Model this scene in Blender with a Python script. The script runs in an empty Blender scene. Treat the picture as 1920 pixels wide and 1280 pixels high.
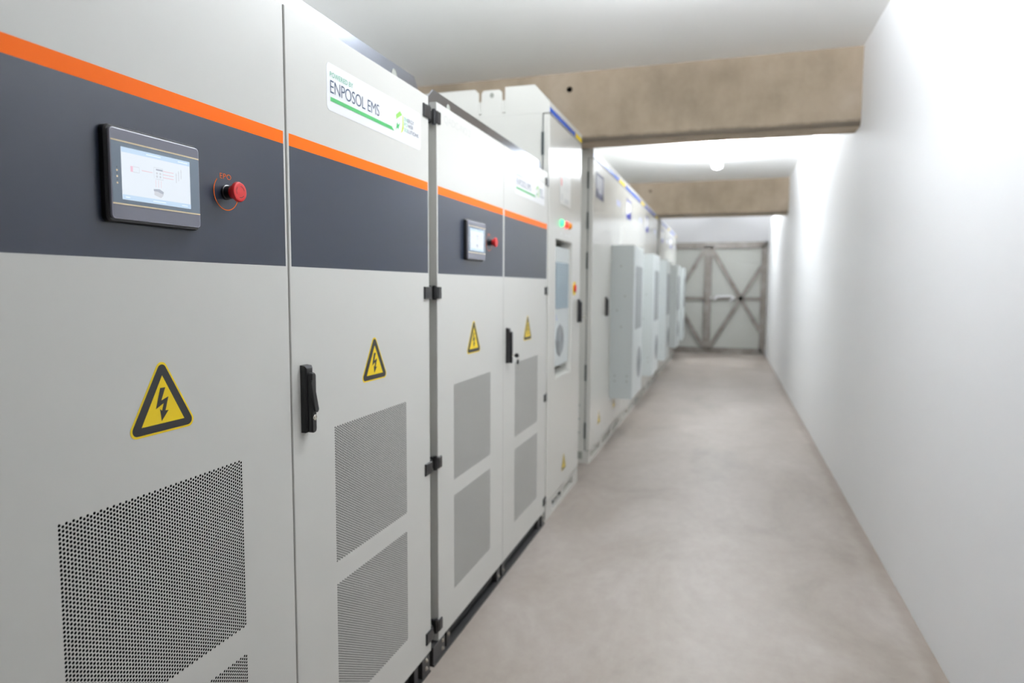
import bpy, math, random
from mathutils import Vector, Matrix
random.seed(7)
SC = bpy.context.scene
COL = SC.collection
PI = math.pi

# ------------------------------------------------------------------ colour and materials
def lin(c):
    return tuple(((v/255)/12.92 if v/255 <= .04045 else ((v/255+.055)/1.055)**2.4) for v in c) + (1.0,)

def new_mat(name):
    m = bpy.data.materials.new(name); m.use_nodes = True
    nt = m.node_tree
    b = next(n for n in nt.nodes if n.type == 'BSDF_PRINCIPLED')
    return m, nt, b

def plain(name, rgb, rough=.45, metal=0., spec=.5, var=.04, scale=14., bump=0., bscale=200.):
    m, nt, b = new_mat(name)
    tc = nt.nodes.new('ShaderNodeTexCoord')
    n = nt.nodes.new('ShaderNodeTexNoise'); n.inputs['Scale'].default_value = scale; n.inputs['Detail'].default_value = 4
    nt.links.new(tc.outputs['Object'], n.inputs['Vector'])
    mix = nt.nodes.new('ShaderNodeMix'); mix.data_type = 'RGBA'
    c = lin(rgb)
    mix.inputs['A'].default_value = tuple(v*(1-var) for v in c[:3]) + (1,)
    mix.inputs['B'].default_value = tuple(min(1, v*(1+var)) for v in c[:3]) + (1,)
    nt.links.new(n.outputs['Fac'], mix.inputs['Factor'])
    nt.links.new(mix.outputs['Result'], b.inputs['Base Color'])
    b.inputs['Roughness'].default_value = rough
    b.inputs['Metallic'].default_value = metal
    b.inputs['Specular IOR Level'].default_value = spec
    if bump:
        n2 = nt.nodes.new('ShaderNodeTexNoise'); n2.inputs['Scale'].default_value = bscale; n2.inputs['Detail'].default_value = 3
        nt.links.new(tc.outputs['Object'], n2.inputs['Vector'])
        bp = nt.nodes.new('ShaderNodeBump'); bp.inputs['Strength'].default_value = bump; bp.inputs['Distance'].default_value = .002
        nt.links.new(n2.outputs['Fac'], bp.inputs['Height'])
        nt.links.new(bp.outputs['Normal'], b.inputs['Normal'])
    return m

def glow(name, rgb, strength, base=.06):
    m, nt, b = new_mat(name)
    b.inputs['Base Color'].default_value = tuple(v*base for v in lin(rgb)[:3])+(1,)
    b.inputs['Emission Color'].default_value = lin(rgb)
    b.inputs['Emission Strength'].default_value = strength
    b.inputs['Roughness'].default_value = .25
    return m

def ramp(nt, stops):
    r = nt.nodes.new('ShaderNodeValToRGB')
    e = r.color_ramp.elements
    e[0].position, e[0].color = stops[0]; e[1].position, e[1].color = stops[-1]
    for p, c in stops[1:-1]:
        x = e.new(p); x.color = c
    return r

def concrete_floor():
    m, nt, b = new_mat('polished_concrete'); L = nt.links
    tc = nt.nodes.new('ShaderNodeTexCoord')
    n1 = nt.nodes.new('ShaderNodeTexNoise'); n1.inputs['Scale'].default_value = .9; n1.inputs['Detail'].default_value = 7; n1.inputs['Roughness'].default_value = .62; n1.inputs['Distortion'].default_value = .6
    mp = nt.nodes.new('ShaderNodeMapping'); mp.inputs['Scale'].default_value = (1.8, 1.1, 1)
    L.new(tc.outputs['Object'], mp.inputs['Vector']); L.new(mp.outputs['Vector'], n1.inputs['Vector'])
    r = ramp(nt, [(.28, lin((134, 125, 117))), (.45, lin((154, 144, 136))), (.58, lin((162, 153, 146))), (.75, lin((176, 168, 162)))])
    L.new(n1.outputs['Fac'], r.inputs['Fac'])
    n2 = nt.nodes.new('ShaderNodeTexNoise'); n2.inputs['Scale'].default_value = 9; n2.inputs['Detail'].default_value = 9; n2.inputs['Roughness'].default_value = .7
    L.new(mp.outputs['Vector'], n2.inputs['Vector'])
    r2 = ramp(nt, [(.3, (.90, .885, .87, 1)), (.7, (1.04, 1.04, 1.04, 1))])
    L.new(n2.outputs['Fac'], r2.inputs['Fac'])
    mx = nt.nodes.new('ShaderNodeMix'); mx.data_type = 'RGBA'; mx.blend_type = 'MULTIPLY'; mx.inputs['Factor'].default_value = .8
    L.new(r.outputs['Color'], mx.inputs['A']); L.new(r2.outputs['Color'], mx.inputs['B'])
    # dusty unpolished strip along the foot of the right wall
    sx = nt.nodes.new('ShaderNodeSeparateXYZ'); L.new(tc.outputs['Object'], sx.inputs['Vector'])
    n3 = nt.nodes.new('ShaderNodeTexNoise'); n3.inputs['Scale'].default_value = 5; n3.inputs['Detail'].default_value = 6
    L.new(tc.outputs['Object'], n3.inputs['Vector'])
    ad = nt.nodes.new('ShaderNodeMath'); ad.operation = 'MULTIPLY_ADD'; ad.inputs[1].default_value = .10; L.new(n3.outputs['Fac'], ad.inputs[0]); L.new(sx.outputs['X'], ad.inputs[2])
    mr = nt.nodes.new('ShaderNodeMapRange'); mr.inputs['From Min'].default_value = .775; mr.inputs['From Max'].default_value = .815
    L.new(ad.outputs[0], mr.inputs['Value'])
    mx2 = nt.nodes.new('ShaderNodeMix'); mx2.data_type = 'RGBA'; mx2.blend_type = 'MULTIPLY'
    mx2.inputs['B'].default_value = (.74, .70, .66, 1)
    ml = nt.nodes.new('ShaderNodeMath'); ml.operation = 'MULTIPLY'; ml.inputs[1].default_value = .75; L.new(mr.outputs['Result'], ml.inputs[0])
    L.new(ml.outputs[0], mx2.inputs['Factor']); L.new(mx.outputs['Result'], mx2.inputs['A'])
    L.new(mx2.outputs['Result'], b.inputs['Base Color'])
    rr = nt.nodes.new('ShaderNodeMapRange'); rr.inputs['To Min'].default_value = .30; rr.inputs['To Max'].default_value = .52
    L.new(n1.outputs['Fac'], rr.inputs['Value']); L.new(rr.outputs['Result'], b.inputs['Roughness'])
    bp = nt.nodes.new('ShaderNodeBump'); bp.inputs['Strength'].default_value = .12; bp.inputs['Distance'].default_value = .004
    L.new(n2.outputs['Fac'], bp.inputs['Height']); L.new(bp.outputs['Normal'], b.inputs['Normal'])
    return m

def raw_concrete():
    m, nt, b = new_mat('raw_concrete'); L = nt.links
    tc = nt.nodes.new('ShaderNodeTexCoord')
    mp = nt.nodes.new('ShaderNodeMapping'); mp.inputs['Scale'].default_value = (1, 1, .8); L.new(tc.outputs['Object'], mp.inputs['Vector'])
    n1 = nt.nodes.new('ShaderNodeTexNoise'); n1.inputs['Scale'].default_value = 2.2; n1.inputs['Detail'].default_value = 8; n1.inputs['Roughness'].default_value = .62
    L.new(mp.outputs['Vector'], n1.inputs['Vector'])
    r = ramp(nt, [(.25, lin((146, 132, 114))), (.5, lin((174, 158, 137))), (.62, lin((182, 166, 146))), (.85, lin((200, 187, 169)))])
    L.new(n1.outputs['Fac'], r.inputs['Fac'])
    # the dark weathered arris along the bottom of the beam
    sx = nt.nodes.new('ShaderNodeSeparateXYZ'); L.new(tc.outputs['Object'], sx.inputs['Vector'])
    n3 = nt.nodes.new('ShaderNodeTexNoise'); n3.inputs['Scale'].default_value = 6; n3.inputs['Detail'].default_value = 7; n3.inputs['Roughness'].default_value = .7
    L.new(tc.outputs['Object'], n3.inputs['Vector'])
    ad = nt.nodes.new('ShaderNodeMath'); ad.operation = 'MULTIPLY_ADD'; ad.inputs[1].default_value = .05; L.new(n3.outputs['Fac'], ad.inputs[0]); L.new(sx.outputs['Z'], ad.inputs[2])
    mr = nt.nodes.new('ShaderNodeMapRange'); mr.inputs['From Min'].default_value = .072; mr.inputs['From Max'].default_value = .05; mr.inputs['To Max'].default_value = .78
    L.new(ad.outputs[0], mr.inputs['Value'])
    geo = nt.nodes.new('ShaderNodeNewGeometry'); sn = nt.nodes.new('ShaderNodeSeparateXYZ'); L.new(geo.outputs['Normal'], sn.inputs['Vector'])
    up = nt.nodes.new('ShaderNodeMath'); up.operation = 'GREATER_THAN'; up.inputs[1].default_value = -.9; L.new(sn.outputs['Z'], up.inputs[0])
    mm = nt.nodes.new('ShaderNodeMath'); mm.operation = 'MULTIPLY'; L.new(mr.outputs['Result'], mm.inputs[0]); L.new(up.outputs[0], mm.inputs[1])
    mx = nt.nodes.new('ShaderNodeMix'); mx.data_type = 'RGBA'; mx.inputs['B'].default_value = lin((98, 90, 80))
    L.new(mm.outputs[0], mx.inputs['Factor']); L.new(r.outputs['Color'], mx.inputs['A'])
    L.new(mx.outputs['Result'], b.inputs['Base Color']); b.inputs['Roughness'].default_value = .85
    n2 = nt.nodes.new('ShaderNodeTexNoise'); n2.inputs['Scale'].default_value = 40; n2.inputs['Detail'].default_value = 6
    L.new(tc.outputs['Object'], n2.inputs['Vector'])
    bp = nt.nodes.new('ShaderNodeBump'); bp.inputs['Strength'].default_value = .35; bp.inputs['Distance'].default_value = .006
    L.new(n2.outputs['Fac'], bp.inputs['Height']); L.new(bp.outputs['Normal'], b.inputs['Normal'])
    return m

def rusty_galv():
    m, nt, b = new_mat('weathered_galvanised_steel'); L = nt.links
    tc = nt.nodes.new('ShaderNodeTexCoord')
    n1 = nt.nodes.new('ShaderNodeTexNoise'); n1.inputs['Scale'].default_value = 5; n1.inputs['Detail'].default_value = 8; n1.inputs['Roughness'].default_value = .7
    L.new(tc.outputs['Object'], n1.inputs['Vector'])
    r = ramp(nt, [(.3, lin((104, 94, 88))), (.5, lin((136, 130, 124))), (.7, lin((158, 154, 148)))])
    L.new(n1.outputs['Fac'], r.inputs['Fac']); L.new(r.outputs['Color'], b.inputs['Base Color'])
    b.inputs['Metallic'].default_value = .35; b.inputs['Roughness'].default_value = .45
    return m

M = {}
M['floor'] = concrete_floor()
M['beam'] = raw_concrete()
M['wall'] = plain('white_wall_paint', (243, 243, 244), .6, var=.012, scale=2.5, bump=.05, bscale=60)
M['ceil'] = plain('white_ceiling_paint', (250, 250, 248), .8, var=.02, scale=1.5, bump=.08, bscale=40)
M['endwall'] = plain('pale_grey_wall_paint', (214, 213, 214), .7, var=.02, scale=3)
M['cab'] = plain('light_grey_powder_coat', (211, 210, 205), .33, spec=.5, var=.012, scale=6, bump=.02, bscale=500)
M['rack'] = plain('white_gloss_powder_coat', (217, 216, 210), .17, spec=.5, var=.012, scale=4)
M['ac'] = plain('cool_grey_powder_coat', (206, 212, 212), .32, var=.012, scale=6)
M['slate'] = plain('slate_grey_print', (37, 43, 57), .30, var=.02, scale=6)
M['orange'] = plain('orange_print', (246, 108, 0), .42, spec=.12, var=.015, scale=6)
M['black'] = plain('black_plastic', (20, 20, 22), .35, var=.1, scale=30)
M['plinth'] = plain('black_plinth_paint', (40, 39, 40), .42, var=.1, scale=12)
M['dark'] = plain('dark_cavity', (6, 7, 8), .95, spec=.0)
M['seam'] = plain('dark_rubber_gasket', (54, 60, 60), .8, spec=.2)
M['gapgrey'] = plain('grey_door_return', (150, 152, 144), .5)
M['steel'] = plain('bright_steel', (215, 210, 200), .25, metal=.9)
M['galv'] = plain('galvanised_sheet', (180, 186, 199), .22, metal=1., var=.06, scale=25)
M['rust'] = rusty_galv()
M['gate'] = plain('grey_green_sheet_steel', (181, 182, 176), .5, var=.04, scale=3)
M['white'] = plain('white_vinyl', (243, 243, 245), .28, var=.005)
M['navy'] = plain('navy_ink', (24, 52, 84), .4)
M['green'] = plain('green_ink', (62, 160, 90), .4)
M['teal'] = plain('sea_green_ink', (84, 176, 142), .4)
M['leaf'] = plain('leaf_green_ink', (134, 190, 92), .4)
M['lime'] = plain('lime_ink', (196, 214, 66), .4)
M['yellow'] = plain('yellow_vinyl', (238, 205, 8), .4)
M['ink'] = plain('black_ink', (22, 22, 24), .4)
M['red'] = plain('red_plastic', (196, 32, 34), .35)
M['blue'] = plain('blue_print', (20, 82, 186), .25)
M['indigo'] = plain('indigo_print', (36, 42, 122), .45, spec=.25)
M['plum'] = plain('dark_plum_print', (30, 26, 62), .5, spec=.2)
M['plumgrey'] = plain('grey_notice_ground', (120, 120, 134), .5, spec=.2)
M['paleblue'] = plain('pale_blue_ink', (186, 192, 226), .4)
M['sunny'] = plain('yellow_print', (246, 212, 20), .25)
M['bezel'] = plain('bezel_grey', (112, 112, 124), .22, var=.02)
M['bezelblue'] = plain('bezel_blue_grey', (112, 124, 138), .16, var=.02)
M['bezeledge'] = plain('bezel_edge', (160, 160, 172), .25)
M['gold'] = plain('pale_gold_line', (246, 226, 190), .35)
M['faint'] = plain('embossed_grey', (196, 196, 193), .4)
M['acgrille'] = plain('blue_grey_louvre', (132, 150, 160), .45)
M['acmesh'] = plain('fan_guard_grey', (148, 152, 154), .45, bump=.4, bscale=220)
M['scr'] = glow('lit_screen_white', (226, 234, 243), .86)
M['scrblue'] = glow('lit_screen_blue', (194, 218, 241), .84)
M['scrpink'] = glow('lit_screen_pink', (232, 190, 208), .86)
M['scrgrey'] = glow('lit_screen_grey', (204, 208, 216), .86)
M['scrred'] = glow('lit_screen_red', (228, 196, 204), .86)
M['scrink'] = glow('lit_screen_dark', (170, 176, 190), .86)
M['scrlight'] = glow('lit_screen_pale', (226, 238, 250), .95)
M['lampgreen'] = glow('green_lamp', (70, 235, 140), 2.2)
M['lampred'] = glow('red_lamp', (255, 64, 40), 1.8)
M['lampamber'] = plain('amber_lens', (216, 132, 10), .25)
LAMP_W, LAMP_UP = 30.0, 760.0
M['tube'] = glow('lamp_diffuser', (243, 249, 255), LAMP_W)
M['tubeup'] = glow('lamp_upper_diffuser', (243, 249, 255), LAMP_UP)
M['lampbody'] = plain('lamp_housing', (226, 226, 224), .4)
M['mat'] = plain('grey_floor_plate', (166, 156, 148), .55, var=.06, scale=5)

# ------------------------------------------------------------------ mesh builder
class MB:
    def __init__(s): s.v = []; s.f = []; s.m = []
    def poly(s, pts, mi=0):
        i = len(s.v); s.v += [tuple(p) for p in pts]; s.f.append(tuple(range(i, i+len(pts)))); s.m.append(mi)
    def box(s, x0, x1, y0, y1, z0, z1, mi=0, c=0.):
        """box, with its four +X edges chamfered by c"""
        if c <= 0:
            i = len(s.v)
            s.v += [(x0,y0,z0),(x1,y0,z0),(x1,y1,z0),(x0,y1,z0),(x0,y0,z1),(x1,y0,z1),(x1,y1,z1),(x0,y1,z1)]
            for q in ((0,3,2,1),(4,5,6,7),(0,1,5,4),(1,2,6,5),(2,3,7,6),(3,0,4,7)):
                s.f.append(tuple(i+k for k in q)); s.m.append(mi)
        else:
            s.rings([[(x0,y0,z0),(x0,y1,z0),(x0,y1,z1),(x0,y0,z1)],
                     [(x1-c,y0,z0),(x1-c,y1,z0),(x1-c,y1,z1),(x1-c,y0,z1)],
                     [(x1,y0+c,z0+c),(x1,y1-c,z0+c),(x1,y1-c,z1-c),(x1,y0+c,z1-c)]], mi)
    def rings(s, rs, mi=0, cap0=True, cap1=True, mcap=None):
        n = len(rs[0]); i = len(s.v)
        for r in rs: s.v += [tuple(p) for p in r]
        for k in range(len(rs)-1):
            for j in range(n):
                a = i+k*n+j; b = i+k*n+(j+1) % n
                s.f.append((a, b, b+n, a+n)); s.m.append(mi)
        if cap0: s.f.append(tuple(i+j for j in reversed(range(n)))); s.m.append(mi)
        if cap1: s.f.append(tuple(i+(len(rs)-1)*n+j for j in range(n))); s.m.append(mi if mcap is None else mcap)
    def prism_x(s, yz, x0, x1, mi=0, mcap=None):
        """outline in the y-z plane (counter-clockwise seen from +X) pushed from x0 to x1"""
        s.rings([[(x0, y, z) for y, z in yz], [(x1, y, z) for y, z in yz]], mi, mcap=mcap)
    def prism_y(s, xz, y0, y1, mi=0):
        s.rings([[(x, y0, z) for x, z in xz], [(x, y1, z) for x, z in xz]], mi)
    def lathe_x(s, cy, cz, prof, n=28, mi=0, cap0=True, cap1=True):
        s.rings([[(x, cy+r*math.cos(2*PI*k/n), cz+r*math.sin(2*PI*k/n)) for k in range(n)] for x, r in prof], mi, cap0, cap1)
    def bar(s, a, b, w, d, mi=0, nrm=(1,0,0)):
        """flat bar from a to b, width w across and depth d along nrm"""
        a = Vector(a); b = Vector(b); t = (b-a).normalized(); n = Vector(nrm); u = n.cross(t).normalized()
        def ring(p): return [p-u*w/2, p+u*w/2, p+u*w/2+n*d, p-u*w/2+n*d]
        s.rings([ring(a), ring(b)], mi)
    def tube(s, pts, r, n=10, mi=0, closed=False):
        pts = [Vector(p) for p in pts]; rs = []
        N = len(pts)
        for k, p in enumerate(pts):
            t = (pts[(k+1) % N]-pts[k-1]) if closed else (pts[min(k+1, N-1)]-pts[max(k-1, 0)])
            t.normalize()
            u = t.cross(Vector((.31, .17, .93))).normalized(); v = t.cross(u)
            rs.append([p+(u*math.cos(2*PI*j/n)+v*math.sin(2*PI*j/n))*r for j in range(n)])
        if closed: rs.append(rs[0])
        s.rings(rs, mi, not closed, not closed)
    def build(s, name, mats, parent=None, smooth=None, loc=None):
        me = bpy.data.meshes.new(name)
        me.from_pydata(s.v, [], s.f)
        for m in (mats if isinstance(mats, (list, tuple)) else [mats]): me.materials.append(M[m])
        if any(s.m): me.polygons.foreach_set('material_index', s.m)
        me.update()
        import bmesh
        bm = bmesh.new(); bm.from_mesh(me)
        bmesh.ops.recalc_face_normals(bm, faces=bm.faces) if s.closed else None
        bm.to_mesh(me); bm.free()
        if smooth is not None:
            me.polygons.foreach_set('use_smooth', [True]*len(me.polygons))
            me.set_sharp_from_angle(angle=math.radians(smooth))
        o = bpy.data.objects.new(name, me); COL.objects.link(o)
        if parent: o.parent = parent
        if loc: o.location = loc
        return o
    closed = True

def flat():
    m = MB(); m.closed = False; return m

def tag(o, label=None, cat=None, group=None, kind=None):
    if label: o['label'] = label
    if cat: o['category'] = cat
    if group: o['group'] = group
    if kind: o['kind'] = kind
    return o

def empty(name, loc, label, cat, group=None, kind=None):
    o = bpy.data.objects.new(name, None); COL.objects.link(o); o.location = loc; o.empty_display_size = .2
    return tag(o, label, cat, group, kind)

def kids(o): return [c for c in bpy.data.objects if c.parent == o]
def copy_tree(o, parent=None):
    c = o.copy(); COL.objects.link(c); c.parent = parent
    for ch in kids(o): copy_tree(ch, c)
    return c

def rrect(y0, y1, z0, z1, r, n=6):
    pts = []
    for cy, cz, a in ((y1-r, z1-r, 0), (y0+r, z1-r, 90), (y0+r, z0+r, 180), (y1-r, z0+r, 270)):
        for k in range(n+1):
            t = math.radians(a+90*k/n); pts.append((cy+r*math.cos(t), cz+r*math.sin(t)))
    return pts

def rtri(pts, r, n=6):
    """rounded convex polygon, given counter-clockwise"""
    out = []; N = len(pts)
    for k in range(N):
        p = Vector(pts[k]); a = (Vector(pts[k-1])-p).normalized(); b = (Vector(pts[(k+1) % N])-p).normalized()
        ang = a.angle(b); d = r/math.tan(ang/2); c = p+(a+b).normalized()*(r/math.sin(ang/2))
        s0 = p+a*d-c; s1 = p+b*d-c
        t0 = math.atan2(s0.y, s0.x); t1 = math.atan2(s1.y, s1.x)
        while t1 < t0: t1 += 2*PI
        for i in range(n+1):
            t = t0+(t1-t0)*i/n; out.append((c.x+r*math.cos(t), c.y+r*math.sin(t)))
    return out

def text_polys(s, y0, y1, z0, z1, offset=0., space=1., fill_h=True):
    """letter outlines filled, as (verts, faces) in y-z fitted to the box"""
    cu = bpy.data.curves.new('letters', 'FONT'); cu.body = s; cu.size = 1; cu.offset = offset; cu.space_character = space
    cu.resolution_u = 4; cu.fill_mode = 'FRONT'
    o = bpy.data.objects.new('letters', cu); COL.objects.link(o)
    dg = bpy.context.evaluated_depsgraph_get()
    me = bpy.data.meshes.new_from_object(o.evaluated_get(dg))
    vs = [v.co.copy() for v in me.vertices]; fs = [tuple(p.vertices) for p in me.polygons]
    bpy.data.objects.remove(o); bpy.data.curves.remove(cu); bpy.data.meshes.remove(me)
    a = min(v.x for v in vs); b = max(v.x for v in vs); c = min(v.y for v in vs); d = max(v.y for v in vs)
    return [(y0+(v.x-a)/(b-a)*(y1-y0), z0+(v.y-c)/(d-c)*(z1-z0)) for v in vs], fs

def add_text(mb, s, x, y0, y1, z0, z1, mi=0, **k):
    vs, fs = text_polys(s, y0, y1, z0, z1, **k)
    i = len(mb.v); mb.v += [(x, y, z) for y, z in vs]
    for f in fs:
        mb.f.append(tuple(i+j for j in f)); mb.m.append(mi)

# ------------------------------------------------------------------ camera
F = 1269.0
cam = bpy.data.cameras.new('camera'); cam.sensor_width = 36; cam.lens = F/1920*36
co = bpy.data.objects.new('camera', cam); COL.objects.link(co)
yaw, pitch, roll = math.radians(17.5436), math.radians(4.6247), math.radians(.26617)
fwd0 = Vector((-math.sin(yaw), math.cos(yaw), 0)); rt0 = Vector((math.cos(yaw), math.sin(yaw), 0)); up0 = Vector((0, 0, 1))
fwd = math.cos(pitch)*fwd0-math.sin(pitch)*up0; upv = math.cos(pitch)*up0+math.sin(pitch)*fwd0
rt = math.cos(roll)*rt0+math.sin(roll)*upv; up2 = -math.sin(roll)*rt0+math.cos(roll)*upv
R3 = Matrix((rt, up2, -fwd)).transposed()
co.matrix_world = Matrix.Translation((0, 0, 1.41)) @ R3.to_4x4()
cam.dof.use_dof = True; cam.dof.focus_distance = 1.42; cam.dof.aperture_fstop = 2.6
cam.clip_start = .02
SC.camera = co

# ------------------------------------------------------------------ the room
XL, XR, YB, YE, HC = -2.45, .8035, -5.2, 15.30, 2.977
def struct(name, mb, mats, label, cat, **k):
    return tag(mb.build(name, mats, **k), label, cat, kind='structure')
b = MB(); b.box(XL-.2, XR+.2, YB-.2, YE+.3, -.15, 0); struct('floor', b, 'floor', 'pale polished concrete floor of the long corridor', 'floor')
b = MB(); b.box(XL-.2, XR+.2, YB-.2, YE+.3, HC, HC+.15); struct('ceiling', b, 'ceil', 'white painted ceiling between the concrete beams', 'ceiling')
b = MB(); b.box(XR, XR+.2, YB-.2, YE+.3, 0, HC); struct('wall_right', b, 'wall', 'long smooth white wall facing the cabinets', 'wall')
b = MB(); b.box(XL-.2, XL, YB-.2, YE+.3, 0, HC); struct('wall_left', b, 'wall', 'white wall behind the row of cabinets', 'wall')
b = MB(); b.box(XL, XR, YB-.2, YB, 0, HC); struct('wall_back', b, 'wall', 'white wall closing the near end of the corridor', 'wall')
b = MB(); b.box(XL, XR, YE, YE+.3, 0, HC); struct('wall_front', b, 'endwall', 'pale grey end wall above the steel double gate', 'wall')

def beam(y0, y1, label, hole):
    root = empty('beam', (0, y0, 2.472), label, 'beam', kind='structure')
    w = y1-y0; h = HC-2.472
    b = MB()
    prof = [(0, .022), (.022, 0), (w-.015, 0), (w, .015), (w, h), (0, h)]
    b.rings([[(XL, y, z) for y, z in prof], [(XR, y, z) for y, z in prof]])
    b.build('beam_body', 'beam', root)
    if hole:
        c = MB(); n = 20
        c.rings([[(hole+r*math.cos(2*PI*k/n), y, .385+r*math.sin(2*PI*k/n)) for k in range(n)] for y, r in ((.001, .020), (-.003, .020), (-.003, .015), (.0, .012))])
        c.build('tie_hole', 'dark', root)
    return root
beam(5.0, 5.255, 'raw brown concrete beam across the ceiling nearest the camera in view', -1.145)
beam(10.52, 10.83, 'farther raw concrete beam across the ceiling before the steel gate', -1.143)

# ------------------------------------------------------------------ ceiling lamps
def lamp(y0, y1, label, x=-.15):
    root = empty('ceiling_lamp', (x, y0, HC), label, 'ceiling lamp', 'batten lamps along the ceiling')
    Lh = y1-y0
    d = MB(); rs = []
    for y, s in ((0, .5), (.012, .82), (.04, 1.), (Lh-.04, 1.), (Lh-.012, .82), (Lh, .5)):
        rs.append([(.058*s*math.cos(t), y, -.15-.036*s*math.sin(t)) for t in [2*PI*k/28 for k in range(28)]])
    d.rings(rs); n = 28
    for k in range(len(d.f)-2): d.m[k] = 1 if 17 <= k % n < 25 else 0      # the upper half throws more light at the ceiling
    d.build('lamp_diffuser', ['tube', 'tubeup'], root, smooth=50)
    for y in (.25, Lh-.25):
        e = MB(); e.box(-.0025, .0025, y-.0025, y+.0025, -.12, 0); e.box(-.02, .02, y-.02, y+.02, -.012, 0); e.box(-.03, .03, y-.012, y+.012, -.122, -.112); e.build('hanger', 'steel', root)
    return root
lamp(6.75, 8.45, 'glowing white batten lamp hanging just past the nearest concrete beam')
lamp(1.72, 3.24, 'white batten lamp hanging over the two power cabinets')
lamp(12.3, 13.85, 'white batten lamp hanging between the farther beam and the steel gate')

# ------------------------------------------------------------------ perforated sheet, shared by every grille
GW, GH = .43, .380
def perforated():
    nc, nr = 68, 52
    p, q = GW/nc, GH/nr
    r = .0027
    outer = [(-1,-1),(-.33,-1),(.33,-1),(1,-1),(1,-.33),(1,.33),(1,1),(.33,1),(-.33,1),(-1,1),(-1,.33),(-1,-.33)]
    inner = []
    for a, c in outer:
        t = math.atan2(c*q, a*p); inner.append((r*math.cos(t), r*math.sin(t)))
    outer = [(a*p/2, c*q/2) for a, c in outer]
    V = []; Fc = []
    for i in range(nc):
        y = (i+.5)*p
        odd = i % 2
        for j in range(nr-odd):
            z = (j+.5+.5*odd)*q
            k = len(V)
            V += [(0, y+a, z+c) for a, c in outer]
            V += [(0, y+a, z+c) for a, c in inner]
            V += [(-.0006, y+a, z+c) for a, c in inner]
            for t in range(12):
                u = (t+1) % 12
                Fc.append((k+t, k+u, k+12+u, k+12+t)); Fc.append((k+12+t, k+12+u, k+24+u, k+24+t))
        if odd:
            for z0, z1 in ((0, q/2), (GH-q/2, GH)):
                k = len(V); V += [(0, i*p, z0), (0, i*p+p, z0), (0, i*p+p, z1), (0, i*p, z1)]; Fc.append((k, k+1, k+2, k+3))
    me = bpy.data.meshes.new('perforated_grille'); me.from_pydata(V, [], Fc); me.update()
    me.materials.append(M['cab'])
    return me
GRILLE = perforated()

# ------------------------------------------------------------------ signs and stickers
BOLT = [(.3692,1.2155),(.3814,1.2153),(.3710,1.1917),(.3881,1.1974),(.3799,1.1718),(.3873,1.1714),(.3702,1.153),(.367,1.1766),(.3717,1.1723),(.3763,1.1861),(.3578,1.1775)]
def warning_sign(parent, cy, cz, k=1., lab=True):
    """cy, cz: middle of the base line of the outer triangle; k scales"""
    T = lambda pts: [(cy+(y-.375)*k, cz+(z-1.1305)*k) for y, z in pts]
    m = flat()
    t0 = rtri(T([(.2905, 1.1305), (.4595, 1.1305), (.375, 1.277)]), .0135*k)
    m.prism_x(t0, 0, .0006, 0)
    m.poly([(.0009, y, z) for y, z in rtri(T([(.297, 1.1345), (.453, 1.1345), (.375, 1.2695)]), .0105*k)], 1)
    m.poly([(.0012, y, z) for y, z in T([(.3245, 1.1488), (.4255, 1.1488), (.375, 1.2385)])], 0)
    m.poly([(.0015, y, z) for y, z in T(BOLT)][::-1], 1)
    return m.build('warning_sign', ['yellow', 'ink'], parent)

def name_sticker(parent, dy=0.):
    m = flat()
    m.prism_x(rrect(.9425, 1.5045, 1.8655, 1.987, .014), 0, .0006, 0)
    X = .0011
    add_text(m, 'POWERED BY', X, .958, 1.072, 1.9525, 1.9655, 1, space=1.1)
    add_text(m, 'ENPOSOL EMS', X, .959, 1.2205, 1.9115, 1.9445, 2, offset=-.005, space=.94)
    m.poly([(X, y, z) for y, z in [(.959, 1.8905), (1.3146, 1.8905), (1.2985, 1.9012), (.959, 1.9012)]], 3)
    m.poly([(X, y, z) for y, z in [(1.3285,1.9285),(1.3354,1.9336),(1.3695,1.9515),(1.3553,1.9608),(1.3279,1.9437)]], 4)
    m.poly([(X, y, z) for y, z in [(1.3719,1.952),(1.3713,1.9198),(1.3662,1.9045),(1.3581,1.8925),(1.3732,1.9017),(1.3792,1.9129),(1.3767,1.9496)]], 5)
    m.poly([(X, y, z) for y, z in [(1.3367,1.9234),(1.332,1.9167),(1.3303,1.9079),(1.3238,1.8953),(1.3333,1.9043),(1.3385,1.9041),(1.3403,1.8991),(1.3442,1.9053),(1.3556,1.9262),(1.345,1.9165),(1.3382,1.9167)]], 3)
    for s, y1, z0, z1 in (('ENERGY', 1.4545, 1.9365, 1.9492), ('POWER', 1.4487, 1.9205, 1.9325), ('SOLUTIONS', 1.489, 1.9035, 1.9155)):
        add_text(m, s[:2], X, 1.3825, 1.3825+(y1-1.3825)*2/len(s)-.002, z0, z1, 1)
        add_text(m, s[2:], X, 1.3825+(y1-1.3825)*2/len(s)+.001, y1, z0, z1, 2)
    o = m.build('name_sticker', ['white', 'teal', 'navy', 'green', 'leaf', 'lime'], parent)
    o['label'] = 'white sticker lettered POWERED BY ENPOSOL EMS'
    return o

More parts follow.
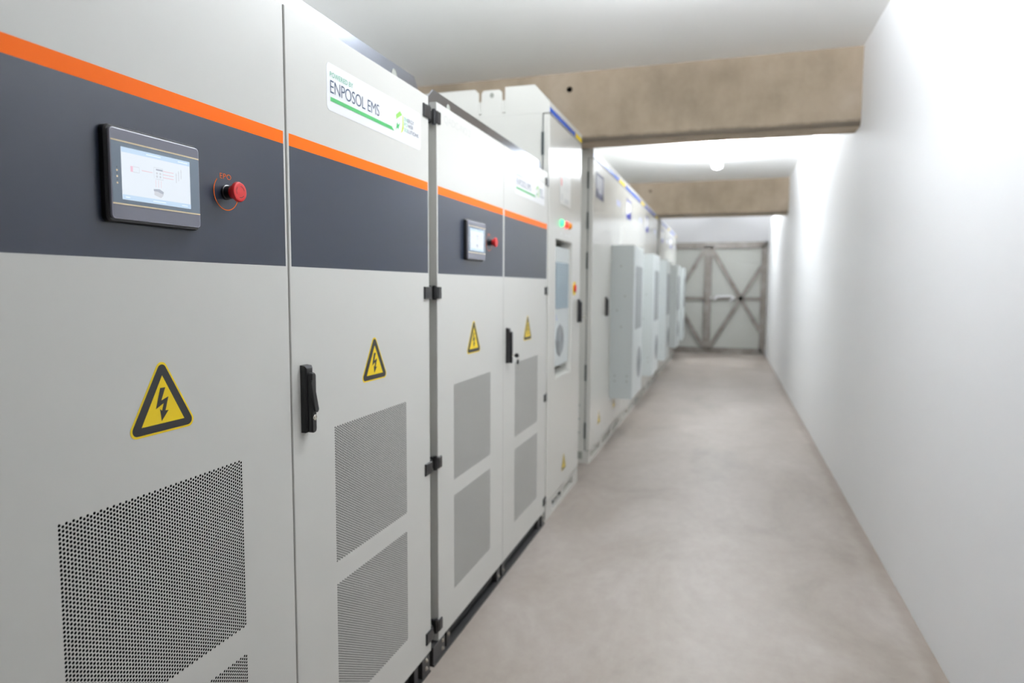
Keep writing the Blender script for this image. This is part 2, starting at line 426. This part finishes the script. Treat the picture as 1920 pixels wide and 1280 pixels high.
# ------------------------------------------------------------------ power cabinets
DB, DT = .075, 2.062
def door_panel(parent, y0, y1, gy, bands, mats=('cab', 'slate', 'orange')):
    """sheet steel door with two openings for perforated grilles; front face at x = 0"""
    m = flat(); c = .0016
    # printed bands are cells of the front face
    ys = sorted({y0+c, y1-c, gy, gy+GW, y0+.008, y1-.008})
    zs = sorted({DB+c, DT-c, 1.456, 1.741, 1.770, .212, .212+GH, .652, .652+GH})
    for i in range(len(ys)-1):
        for j in range(len(zs)-1):
            a0, a1, b0, b1 = ys[i], ys[i+1], zs[j], zs[j+1]
            my, mz = (a0+a1)/2, (b0+b1)/2
            if gy < my < gy+GW and (.212 < mz < .212+GH or .652 < mz < .652+GH): continue
            mi = 0
            if y0+.008 < my < y1-.008:
                if 1.456 < mz < 1.741: mi = 1
                elif 1.741 < mz < 1.770: mi = 2
            m.poly([(0, a0, b0), (0, a1, b0), (0, a1, b1), (0, a0, b1)], mi)
    o4 = [(y0+c, DB+c), (y1-c, DB+c), (y1-c, DT-c), (y0+c, DT-c)]; n4 = [(y0, DB), (y1, DB), (y1, DT), (y0, DT)]
    m.rings([[(-.028, y, z) for y, z in n4], [(-c, y, z) for y, z in n4], [(0, y, z) for y, z in o4]], 0, True, False)
    d = m.build('door', list(mats), parent)
    for z in (.652, .212):
        g = bpy.data.objects.new('perforated_grille', GRILLE); COL.objects.link(g); g.parent = d; g.location = (0, gy, z)
    f = MB(); f.box(-.024, -.013, gy-.012, gy+GW+.045, .195, 1.05); f.build('dark_backing', 'dark', d)  # added dark sheet, standing in for the cabinet's shaded inside behind the holes
    return d

def handle(parent, y, z0, z1, swung):
    m = MB()
    # housing: tall block with a chamfered top
    h = z1-z0
    m.rings([[(0, y, z0), (0, y+.030, z0), (0, y+.030, z1), (0, y, z1)],
             [(.013, y, z0), (.013, y+.030, z0), (.013, y+.030, z1-.002), (.013, y, z1-.002)],
             [(.017, y+.003, z0+.002), (.017, y+.027, z0+.002), (.017, y+.027, z1-.008), (.017, y+.003, z1-.008)]])
    hd = m.build('door_handle', 'black', parent)
    g = MB()
    yz = rrect(y+.006, y+.025, z0-.001, z1-.018, .009)
    g.rings([[(.015, a, c) for a, c in yz], [(.026, a, c) for a, c in yz], [(.029, y+.0155+(a-y-.0155)*.8, (z0+z1)/2+(c-(z0+z1)/2)*.975) for a, c in yz]])
    g.build('grip', 'black', hd, smooth=40)
    if swung:
        l = MB(); A = Vector((.031, y+.004, z1-.042)); B = Vector((.031, y+.0205, z0+.058))
        t = (B-A).normalized(); u = Vector((0, -t.z, t.y)); pts = []
        for k in range(9): a = PI*k/8; pts.append(B+.0075*(t*math.sin(a)+u*math.cos(a)))
        for k in range(9): a = PI*k/8; pts.append(A-.006*(t*math.sin(a)+u*math.cos(a)))
        l.rings([[(.027, p.y, p.z) for p in pts], [(.0335, p.y, p.z) for p in pts]])
        l.build('lock_cover', 'black', hd)
    k = MB(); k.lathe_x(y+.0155, z0+.038, [(.026, .0075), (.0305, .0075), (.0312, .0065), (.0300, .006), (.0300, .003), (.0316, .0028)], 20)
    k.build('lock_cylinder', 'steel', hd, smooth=40)['label'] = 'steel lock cylinder'
    return hd

def hinge(parent, y, side, z):
    """block wrapped round the door edge; side +1: plate lies towards +Y from the edge y"""
    m = MB()
    a, c = (y-.004, y+.026) if side > 0 else (y-.046, y+.006)
    m.box(-.002, .0065, a, c, z-.0215, z+.0215, c=.002)
    e0, e1 = (y-.012, y-.0004) if side > 0 else (y+.0006, y+.014)
    m.box(-.034, .004, e0, e1, z-.0205, z+.0205)
    n = 14; cy = y-.010 if side > 0 else y+.010
    m.rings([[(-.006+.008*math.cos(2*PI*k/n), cy+.008*math.sin(2*PI*k/n), zz) for k in range(n)] for zz in (z-.026, z+.026)])
    return m.build('hinge', 'black', parent)

def power_cabinet(y, label, variant):
    root = empty('power_cabinet', (-1.0, y, 0), label, 'cabinet', 'power conversion cabinets with orange and slate bands')
    W = 1.571
    b = MB(); b.box(-1.0, -.030, .012, W-.004, .09, 2.05)
    b.build('cabinet_body', 'cab', root)
    # gasket line between the two doors
    s = MB(); s.box(-.0295, -.010, .7652, .7703, DB+.004, DT-.004); s.build('door_gasket', 'seam', root)
    d1 = door_panel(root, 0.003, .765, .157, True)
    d2 = door_panel(root, .7705, W, .954, True)
    warning_sign(d1, .375, 1.1345, 1.)
    warning_sign(d2, 1.176, 1.129, .965)
    name_sticker(d2)
    if variant:
        t = flat(); add_text(t, 'QADC-NO.2', .0006, .07, .335, 2.0, 2.032, 0, offset=-.01)
        t.build('raised_lettering', 'faint', d1)
    # roof rail: upright galvanised strip with chamfered ends and two holes
    r = MB()
    def rail_outline():
        pts = [(.0, 2.055), (W-.004, 2.055), (W-.006, 2.075), (W-.045, 2.118), (.046, 2.118), (.0, 2.082)]
        return pts
    r.prism_x(rail_outline(), -.036, -.0315)
    r.build('roof_rail', 'galv', root)
    for yy in (.185, W-.19):
        h = MB(); n = 18
        h.lathe_x(yy, 2.083, [(-.0315, .0175), (-.0305, .0175), (-.0303, .0145), (-.0309, .0145)], n)
        h.build('rail_hole', 'gapgrey', root)
    # plinth: kicker, corner plates, middle brackets, base flange, bolts
    p = MB()
    p.box(-.95, -.028, -.045, W+.0, .012, .0735, 0)
    p.box(-.95, .0, -.047, .062, .0, .073, 0, .002); p.box(-.95, .0, W-.075, W-.012, .0, .073, 0, .002)
    p.box(-.05, -.006, .092, .122, .004, .073); p.box(-.05, -.006, .70, .745, .004, .073); p.box(-.05, -.006, .775, .815, .004, .073); p.box(-.05, -.006, W-.13, W-.10, .004, .073)
    p.box(-.95, .004, -.047, W-.012, .0, .006)
    pl = p.build('plinth', 'plinth', root)
    for yy, zz in ((.035, .03), (.035, .062), (.722, .028), (.795, .028), (W-.045, .03), (W-.045, .06), (.107, .05)):
        q = MB(); xs = 0. if (yy < .06 or yy > W-.08) else -.006
        q.lathe_x(yy, zz, [(xs-.001, .008), (xs+.002, .008), (xs+.002, .0055), (xs+.006, .0055)], 12)
        q.build('bolt', 'steel', pl)
    # hinges
    for z in (2.008, 1.387, .761, .137):
        hinge(root, .003, 1, z); hinge(root, W, -1, z)
    # operator panel
    c = MB(); yz = rrect(.262, .470, 1.516, 1.6775, .010)
    c.rings([[(0, a, e) for a, e in yz], [(.010, a, e) for a, e in yz], [(.013, .366+(a-.366)*.975, 1.5968+(e-1.5968)*.975) for a, e in yz]])
    cp = c.build('control_panel', 'black', root, smooth=35)
    z = flat(); y0, y1, z0, z1 = .2675, .4665, 1.5215, 1.6725
    o1 = rrect(y0, y1, z0, z1, .007); i1 = rrect(y0+.0015, y1-.0015, z0+.0015, z1-.0015, .006)
    z.rings([[(.011, a, e) for a, e in o1], [(.0175, a, e) for a, e in o1], [(.018, a, e) for a, e in i1]], 3, True, True, mcap=0)
    z.poly([(.0184, y0+.0015, 1.5485), (.0184, y1-.0015, 1.5485), (.0184, y1-.0015, 1.6505), (.0184, y0+.0015, 1.6505)], 1)
    for zz in (1.547, 1.652): z.poly([(.0187, y0+.001, zz-.0012), (.0187, y1-.001, zz-.0012), (.0187, y1-.001, zz+.0012), (.0187, y0+.001, zz+.0012)], 2)
    for zz in (1.6022, 1.592, 1.5813):
        z.poly([(.0187, .2788+.0017*math.cos(2*PI*k/10), zz+.0017*math.sin(2*PI*k/10)) for k in range(10)], 2)
        z.poly([(.0187, .2788+.001*math.cos(2*PI*k/8), zz+.0052+.0008*math.sin(2*PI*k/8)) for k in range(8)], 4)
    z.build('bezel', ['bezel', 'bezelblue', 'gold', 'bezeledge', 'ink'], cp)
    s = flat()
    def rect(a, e, f, g, x, mi): s.poly([(x, a, f), (x, e, f), (x, e, g), (x, a, g)], mi)
    sy0, sy1, sz0, sz1 = .288, .4415, 1.555, 1.643
    s.box(.0170, .0188, sy0, sy1, sz0, sz1, 0)
    X = .0191
    rect(sy0, sy1, 1.6345, sz1, X, 1); rect(sy0, sy1, sz0, 1.5635, X, 1)
    X = .0193
    rect(.3058, .3107, 1.6038, 1.6133, X, 2)
    for a, e, f, g in ((.3107, .3240, 1.6128, 1.6136), (.3107, .3240, 1.6036, 1.6044), (.3240, .3246, 1.6038, 1.6134), (.3563, .3763, 1.6190, 1.6197), (.3557, .3563, 1.6, 1.6197), (.3757, .3763, 1.5995, 1.6197), (.359, .376, 1.5990, 1.5998)): rect(a, e, f, g, X, 3)
    rect(.3605, .3755, 1.6146, 1.6174, X, 5)
    for a, e, zz in ((.3292, .3527, 1.6092), (.3763, .4012, 1.6155), (.3763, .4010, 1.6095), (.3763, .4008, 1.604)): rect(a, e, zz-.0006, zz+.0006, X, 4)
    for a in (.3593, .3654, .3713): rect(a-.0004, a+.0004, 1.5845, 1.5974, X, 4)
    for a, f, g in ((.4072, 1.599, 1.6168), (.413, 1.603, 1.6215), (.419, 1.6077, 1.6247)): rect(a-.0008, a+.0008, f, g, X, 3); rect(a-.002, a+.002, g-.004, g-.0034, X, 3)
    for a in (.3625, .370): rect(a-.002, a+.002, 1.602, 1.606, X, 3); rect(a-.002, a+.002, 1.608, 1.6115, X, 3)
    s.poly([(X, a, e) for a, e in [(.354,1.5808),(.3542,1.5771),(.3633,1.5773),(.3669,1.5759),(.3754,1.5736),(.3768,1.5781),(.3671,1.5822)]], 5)
    s.poly([(X, a, e) for a, e in [(.3551,1.5771),(.3551,1.5705),(.3701,1.5666),(.3759,1.5722),(.3754,1.5736),(.3669,1.5759),(.3633,1.5773)]], 3)
    for a, e, zz in ((.294, .303, 1.5593), (.352, .381, 1.5593), (.419, .4335, 1.5593), (.340, .372, 1.6387), (.412, .436, 1.6387)): rect(a, e, zz-.0008, zz+.0008, X, 6)
    s.build('display', ['scr', 'scrblue', 'scrpink', 'scrgrey', 'scrred', 'scrink', 'scrlight'], cp)['label'] = 'lit screen with a pale wiring diagram'
    # emergency stop with its orange printed ring
    cy, cz = .561, 1.6025
    e = MB(); e.lathe_x(cy, cz, [(0, .0155), (.004, .0155), (.005, .0135), (.018, .0135), (.019, .012), (.021, .012)], 28)
    ep = e.build('emergency_button', 'black', root, smooth=40)
    k = MB(); k.lathe_x(cy, cz, [(.017, .0135), (.022, .0145), (.027, .0190), (.029, .0206), (.0325, .0206), (.0355, .0192), (.0362, .0172), (.0362, .0155)], 32)
    kc = k.build('button_cap', 'red', ep, smooth=45)
    a = flat()
    for t0 in (15, 135, 255):
        for q in range(8):
            u0, u1 = math.radians(t0+q*9), math.radians(t0+q*9+9)
            a.poly([(.0365, cy+r*math.cos(u), cz+r*math.sin(u)) for r, u in ((.0112, u0), (.0124, u0), (.0124, u1), (.0112, u1))])
    a.build('turn_arrows', 'ink', ep)
    g = flat()
    for q in range(60):
        u0 = math.radians(136+268*q/60); u1 = math.radians(136+268*(q+1)/60)
        g.poly([(.0008, cy+r*math.cos(u), cz+r*math.sin(u)) for r, u in ((.0352, u0), (.0368, u0), (.0368, u1), (.0352, u1))])
    add_text(g, 'EPO', .0008, .5435, .5765, 1.6298, 1.6405, 0, offset=-.012, space=1.05)
    g.build('printed_ring', 'orange', ep)['label'] = 'orange printed ring lettered EPO'
    handle(root, .8045, 1.045, 1.214, not variant)
    return root

c1 = power_cabinet(.622, 'nearest grey power cabinet with lit control screen, orange stripe and slate band', 0)
c2 = power_cabinet(2.259, 'second grey power cabinet, black keys hanging in its door handle', 1)

# keys in the second cabinet's lock
def keys(x, y, z, label, mats=('black', 'steel')):
    root = empty('key_pair', (x, y, z), label, 'keys', 'keys hanging in the door locks')
    def key(name, o, d, bowdir, blade=.024):
        m = MB(); d = Vector(d).normalized(); o = Vector(o)
        m.bar(o, o+d*blade, .005, .0018, 1, nrm=bowdir)
        c = o+d*(blade+.011); u = Vector(bowdir).cross(d).normalized(); n = Vector(bowdir)
        pts = [c+d*(.0125*math.cos(t))*(1 if abs(math.cos(t)) < .8 else .9)+u*(.0105*math.sin(t)) for t in [2*PI*k/12 for k in range(12)]]
        m.rings([[p-n*.0035 for p in pts], [p+n*.0035 for p in pts]], 0)
        return m.build(name, list(mats), root)
    key('key', (0, 0, 0), (1, 0, 0), (0, 1, 0), .008)
    key('key', (.024, .004, -.066), (0, 0, 1), (1, 0, 0))
    r = MB(); r.tube([(.026+.004*math.sin(t), .002+.010*math.sin(t)*.3, -.010+.014*math.cos(t)) for t in [2*PI*k/18 for k in range(18)]], .0009, 6, closed=True)
    r.build('key_ring', 'steel', root)
    return root
keys(-1.0+.0315, 2.259+.82, 1.083, 'pair of black headed keys hanging in the handle of the second power cabinet')

# ------------------------------------------------------------------ battery cabinets
RX = -1.0
ROOF = 2.573
def hinge_slots(root, zs):
    for z in zs:
        m = MB(); m.box(-.047, -.032, -.004, .0, z-.065, z+.065, c=.0); m.build('hinge', 'seam', root)

def rack_shell(root, W, pockets, sunk=None):
    b = MB()
    if sunk:
        h0, h1, v0, v1 = sunk
        b.box(-1.1, -.14, .002, W-.002, .10, 2.425)
        b.box(-.14, -.043, .002, h0, .10, 2.425); b.box(-.14, -.043, h1, W-.002, .10, 2.425)
        b.box(-.14, -.043, h0, h1, .10, v0); b.box(-.14, -.043, h0, h1, v1, 2.425)
    else: b.box(-1.1, -.043, .002, W-.002, .10, 2.425)
    b.build('cabinet_body', 'rack', root)
    f = MB(); f.prism_y([(-.045, 2.43), (-.002, 2.4725), (-.09, ROOF), (-.12, ROOF), (-.13, 2.50), (-1.1, 2.50), (-1.1, 2.43)][::-1], .0045, W-.0045)
    f.build('roof', 'rack', root)
    for y0, y1 in ((0, .004), (W-.004, W)):
        s = MB()
        out = [(0, 2.42), (0, 2.472), (-.09, ROOF), (-.27, ROOF), (-.27, 2.421), (-.289, 2.421), (-.289, 2.545), (-.305, 2.562), (-.402, 2.562), (-.417, 2.545), (-.417, 2.421), (-.434, 2.421), (-.434, 2.548), (-.458, ROOF), (-1.1, ROOF), (-1.1, 2.41), (0, 2.41)]
        s.prism_y(out, y0, y1); sp = s.build('lifting_panel', 'rack', root)
        h = MB(); n = 14
        yy = (y0-.0012, y0+.001) if y0 == 0 else (y1-.001, y1+.0012)
        h.rings([[(-.352+.013*math.cos(2*PI*k/n), y, 2.532+.015*math.sin(2*PI*k/n)) for k in range(n)] for y in yy]); h.build('lifting_hole', 'gapgrey', sp)
    fr = MB(); fr.box(-.043, 0, .0045, W-.0045, 2.409, 2.472); fr.build('top_fascia', 'rack', root)
    st = flat()
    st.box(.0, .0008, .004, W*.765, 2.413, 2.443, 0); st.box(.0, .0008, W*.765+.004, W-.004, 2.413, 2.443, 1)
    st.build('stripe', ['blue', 'sunny'], root)['label'] = 'blue stripe ending in a yellow block'
    # base frame with recessed pockets
    p = MB()
    p.box(-1.1, -.004, 0, W, 0, .022); p.box(-1.1, -.004, 0, W, .080, .100); p.box(-1.1, -.055, .004, W-.004, .02, .082)
    last = 0
    for a, c in pockets+[(W, W)]:
        p.box(-.06, -.004, last, a, .02, .082); last = c
    p.build('base_frame', 'rack', root)

def rack_door(root, W, hole=None):
    m = flat()
    z0, z1 = .108, 2.404
    a, c, e = .003, W-.003, .004
    if not hole:
        mm = MB(); mm.box(-.036, 0, a, c, z0, z1, c=e); d = mm.build('door', 'rack', root)
    else:
        h0, h1, v0, v1, depth = hole
        def fr(x, y0, y1, za, zb): return [(x, y0, za), (x, y1, za), (x, y1, zb), (x, y0, zb)]
        m.rings([fr(-.036, a, c, z0, z1), fr(-e, a, c, z0, z1), fr(0, a+e, c-e, z0+e, z1-e), fr(0, h0, h1, v0, v1), fr(-depth, h0, h1-.02, v0+.03, v1)], 0, False, False)
        d = m.build('door', 'rack', root)
    g = MB()
    for q in ((.0015, .02, z0, z1), (W-.02, W-.0015, z0, z1), (.02, W-.02, z0, z0+.02), (.02, W-.02, z1-.02, z1+.001)): g.box(-.042, -.037, *q)
    g.build('door_gasket', 'seam', root)
    return d

def screws(root, pts):
    for x, z in pts:
        m = MB(); n = 10
        m.rings([[(x+r*math.cos(2*PI*k/n), y, z+r*math.sin(2*PI*k/n)) for k in range(n)] for y, r in ((.001, .007), (-.003, .007), (-.0045, .004))])
        m.build('screw', 'acmesh', root)

def small_handle(root, y, z0, z1):
    return handle(root, y, z0, z1, False)

# --- the first battery cabinet: air conditioner sunk into the door
W3 = .905
r3 = empty('battery_cabinet', (RX, 3.862, 0), 'tall white cabinet with green and red pilot lamps and a sunken cooling unit', 'cabinet', 'white battery cabinets with blue and yellow stripes')
rack_shell(r3, W3, [(.16, .42), (.45, .78)], (.165, .645, .83, 1.715))
d3 = rack_door(r3, W3, (.173, .636, .837, 1.703, .078))
hinge_slots(r3, (2.237, 1.30, .42))
u = MB(); u.box(-.13, -.018, .176, .622, .905, 1.662, c=.004); ac3 = u.build('cooling_unit', 'ac', r3)
lv = MB(); lv.box(-.0185, -.0165, .255, .60, 1.272, 1.567)
for k in range(18):
    zz = 1.276+k*.016; lv.rings([[(-.017, y, zz), (-.0135, y, zz+.003), (-.0135, y, zz+.006), (-.017, y, zz+.012)] for y in (.26, .595)])
lv.build('louvre', 'acgrille', ac3)
fn = MB(); fn.lathe_x(.372, 1.07, [(-.0185, .105), (-.015, .105), (-.014, .095)], 8)
for rr in (.09, .07, .05, .03):
    fn.tube([(-.013, .372+rr*math.cos(t), 1.07+rr*math.sin(t)) for t in [2*PI*k/24 for k in range(24)]], .0015, 6, closed=True)
fn.build('fan_guard', 'acmesh', ac3)
lg = flat(); lg.box(-.0182, -.0173, .275, .287, 1.20, 1.235, 0); lg.box(-.0182, -.0173, .275, .31, 1.20, 1.209, 0); lg.build('blue_mark', 'paleblue', ac3)
# upper notice plate
n = flat()
n.box(0, .002, .265, .56, 1.925, 2.125, 0)
n.poly([(.0024, .30+.020*math.cos(2*PI*k/18), 2.06+.026*math.sin(2*PI*k/18)) for k in range(18)], 1)
for k in range(5): n.poly([(.0024, .36, 2.07-k*.012), (.0024, .51-.02*(k % 2), 2.07-k*.012), (.0024, .51-.02*(k % 2), 2.074-k*.012), (.0024, .36, 2.074-k*.012)], 2)
n.poly([(.0024, .285, 1.95), (.0024, .345, 1.95), (.0024, .345, 1.99), (.0024, .285, 1.99)], 2)
n.poly([(.0024, .38, 1.94), (.0024, .52, 1.94), (.0024, .52, 1.97), (.0024, .38, 1.97)], 2)
n.build('notice_plate', ['cab', 'red', 'faint'], d3)
for y, m_, nm in ((.307, 'lampgreen', 'glowing green pilot lamp'), (.445, 'lampred', 'glowing red pilot lamp'), (.533, 'lampamber', 'unlit amber pilot lamp')):
    l = MB(); l.lathe_x(y, 1.808, [(0, .024), (.004, .024), (.005, .021), (.012, .021), (.019, .015), (.021, .006)], 20)
    l.build('pilot_lamp', m_, r3, smooth=50)['label'] = nm
    t = flat(); t.box(.0, .0006, y-.012, y+.012, 1.735, 1.748); t.build('lamp_caption', 'faint', d3)
e = MB(); e.lathe_x(.715, 1.40, [(0, .048), (.003, .048)], 24, 1); e.lathe_x(.715, 1.40, [(.003, .024), (.008, .026), (.012, .026), (.014, .02)], 20, 0)
e.build('emergency_button', ['red', 'sunny'], r3, smooth=40)
warning_sign(d3, .45, .205, .78)
small_handle(r3, .83, 1.162, 1.325)
for y in (.22, .43):
    q = MB(); q.lathe_x(y, .052, [(-.056, .018), (-.02, .018), (-.012, .012)], 14); q.build('levelling_bolt', 'black', r3)
keys(RX+.0315, 3.862+.8455, 1.200, 'steel keys hanging in the handle beside the sunken cooling unit', ('steel', 'steel'))

# --- cabinets with the air conditioner standing proud of the door
W4 = 1.705
RX4 = -1.01
def ac_unit(root, y):
    m = MB(); m.box(0, .21, y, y+.70, .385, 1.79, c=.006); a = m.build('cooling_unit', 'ac', root)
    g = MB(); g.box(.2095, .2108, y+.12, y+.60, 1.02, 1.605)
    for k in range(26):
        zz = 1.03+k*.022; g.rings([[(.2105, yy, zz), (.214, yy, zz+.004), (.214, yy, zz+.008), (.2105, yy, zz+.016)] for yy in (y+.125, y+.595)])
    g.build('louvre', 'acmesh', a)
    f = MB(); f.lathe_x(y+.46, .69, [(.2095, .15), (.213, .15), (.214, .138)], 24)
    for rr in (.12, .09, .06, .03): f.tube([(.2145, y+.46+rr*math.cos(t), .69+rr*math.sin(t)) for t in [2*PI*k/24 for k in range(24)]], .002, 6, closed=True)
    f.build('fan_guard', 'acmesh', a)
    for x, z in ((.09, 1.60), (.13, 1.33), (.06, 1.2), (.05, .60), (.05, .55), (.16, .60), (.16, .55), (.1, 1.05)):
        s = MB(); n = 10
        s.rings([[(x+r*math.cos(2*PI*k/n), yy, z+r*math.sin(2*PI*k/n)) for k in range(n)] for yy, r in ((y+.001, .007), (y-.002, .007), (y-.003, .004))]); s.build('screw', 'gapgrey', a)
    return a

def proud_rack(y, label, plate):
    root = empty('battery_cabinet', (RX4, y, 0), label, 'cabinet', 'white battery cabinets with blue and yellow stripes')
    rack_shell(root, W4, [(.06, .5), (.58, 1.06), (1.14, 1.62)])
    d = rack_door(root, W4)
    hinge_slots(root, (2.238, 1.927, 1.617, .732, .266))
    screws(root, [(-.085, .47), (-.085, .36), (-.085, .25)])
    pk = MB(); pk.box(-.16, -.06, -.001, .001, .035, .095); pk.build('lift_pocket', 'gapgrey', root)
    ac_unit(root, .915)
    small_handle(root, .63, 1.16, 1.325)
    warning_sign(d, .40, .25, .85)
    warning_sign(d, 1.20, .25, .85)
    n = flat()
    yl, yr, zb, zt = (.10, .46, 2.12, 2.32)
    n.box(0, .0015, yl, yr, zb, zt, 0)
    X = .0019
    q = lambda a, c, e, f, mi: n.poly([(X, a, e), (X, c, e), (X, c, f), (X, a, f)], mi)
    q(yl, yr, zt-.022, zt, 1); q(yl, yr, zb, zb+.045, 1)
    if plate:
        q(yl, yl+.025, zb, zt, 1); q(yr-.06, yr, zb, zt, 1); q(yl+.025, yr-.06, zb+.045, zt-.022, 3)
        X = .0022
        for k in range(6): q(yl+.05, yr-.08, zb+.06+k*.02, zb+.068+k*.02, 2)
        q(yl+.04, yl+.12, zb+.045, zb+.075, 1)
    else:
        n.poly([(X, yl+.1, zb+.045), (X, yr, zb+.045), (X, yr, zb+.10)], 1)
        q(yr-.03, yr, zb, zt, 2)
    n.build('notice_plate', ['white', 'plum' if plate else 'indigo', 'faint', 'plumgrey'], d)
    t = flat()
    for k in range(3): t.box(.0, .0008, 1.18+k*.085, 1.24+k*.085, 2.18, 2.235)
    t.build('pale_lettering', 'paleblue', d)
    return root
proud_rack(5.262, 'white battery cabinet just past the nearest beam, dark framed notice on its door', True)
proud_rack(6.977, 'white battery cabinet in the middle of the three between the two beams', False)
proud_rack(8.692, 'white battery cabinet, last of the three before the farther beam', False)
proud_rack(10.85, 'white battery cabinet just past the farther beam', False)
proud_rack(12.57, 'white battery cabinet at the far end, closest to the steel gate', False)

# ------------------------------------------------------------------ the steel double gate
YD = 15.22
g = empty('door_1', (0, YD, 0), 'grey sheet steel double gate with diagonal braces at the corridor end', 'door', kind='structure')
def leaf(x0, x1, cx, label):
    m = MB(); m.box(x0, x1, .0, .03, .06, 2.31); lf = m.build('gate_leaf', 'gate', g); lf['label'] = label
    fr = MB()
    for a, c in ((x0, x0+.075), (x1-.075, x1)): fr.box(a, c, -.045, .0, .06, 2.31)
    fr.box(x0, x1, -.045, 0, 2.235, 2.31); fr.box(x0, x1, -.045, 0, .06, .125)
    fr.box(x0, x1, -.035, 0, 1.145, 1.215)
    fr.build('leaf_frame', 'rust', lf)
    br = MB(); k = 1.72
    for sx in (-1, 1):
        for sz in (-1, 1):
            lim = (x1-.06-cx) if sx > 0 else (cx-x0-.06)
            dz = min(1.07, lim*k); dx = dz/k
            br.bar((cx, 0, 1.18), (cx+sx*dx, 0, 1.18+sz*dz), .095, .04, nrm=(0, -1, 0))
    br.build('cross_brace', 'rust', lf)
    return lf
lr = leaf(-.385, .745, .287, 'right gate leaf with slide bolt')
ll = leaf(-1.66, -.405, -1.08, 'left gate leaf half hidden by the cabinets')
m = MB(); m.box(.745, .802, -.05, .06, 0, 2.37); m.box(-1.74, -1.66, -.05, .06, 0, 2.37); m.box(-1.74, .802, -.05, .06, 2.305, 2.375); m.build('gate_frame', 'rust', g)
m = MB(); m.box(-1.66, .745, -.06, .05, 0, .055); m.build('threshold', 'rust', g)
m = MB(); m.box(-.425, -.37, -.062, -.02, .06, 2.30); m.build('meeting_stile', 'rust', g)
bl = MB()
bl.tube([(-.26, -.075, 1.17), (-.20, -.075, 1.222), (.08, -.075, 1.232), (.17, -.075, 1.19), (.06, -.075, 1.14)], .022, 8)
bl.tube([(-.26, -.075, 1.155), (-.20, -.075, 1.20)], .02, 8)
bl.box(-.33, -.295, -.09, -.04, 1.18, 1.215)
for x in (-.22, .12): bl.box(x-.02, x+.02, -.08, -.03, 1.165, 1.215)
bl.build('slide_bolt', 'white', lr)['label'] = 'bright slide bolt with a hooped handle'
m = MB(); m.box(-.70, .50, 12.85, 14.15, 0, .004); p = m.build('floor_plate', 'mat')
tag(p, 'thin grey plate lying flat on the floor before the steel gate', 'floor plate')

# ------------------------------------------------------------------ world and view
w = bpy.data.worlds.new('world'); SC.world = w; w.use_nodes = True
w.node_tree.nodes['Background'].inputs['Color'].default_value = (0, 0, 0, 1)
SC.cycles.max_bounces = 9; SC.cycles.diffuse_bounces = 6; SC.cycles.glossy_bounces = 4
SC.cycles.sample_clamp_indirect = 6
SC.view_settings.view_transform = 'Standard'; SC.view_settings.look = 'None'; SC.view_settings.gamma = 1; SC.view_settings.use_curve_mapping = False
SC.view_settings.exposure = 0.16
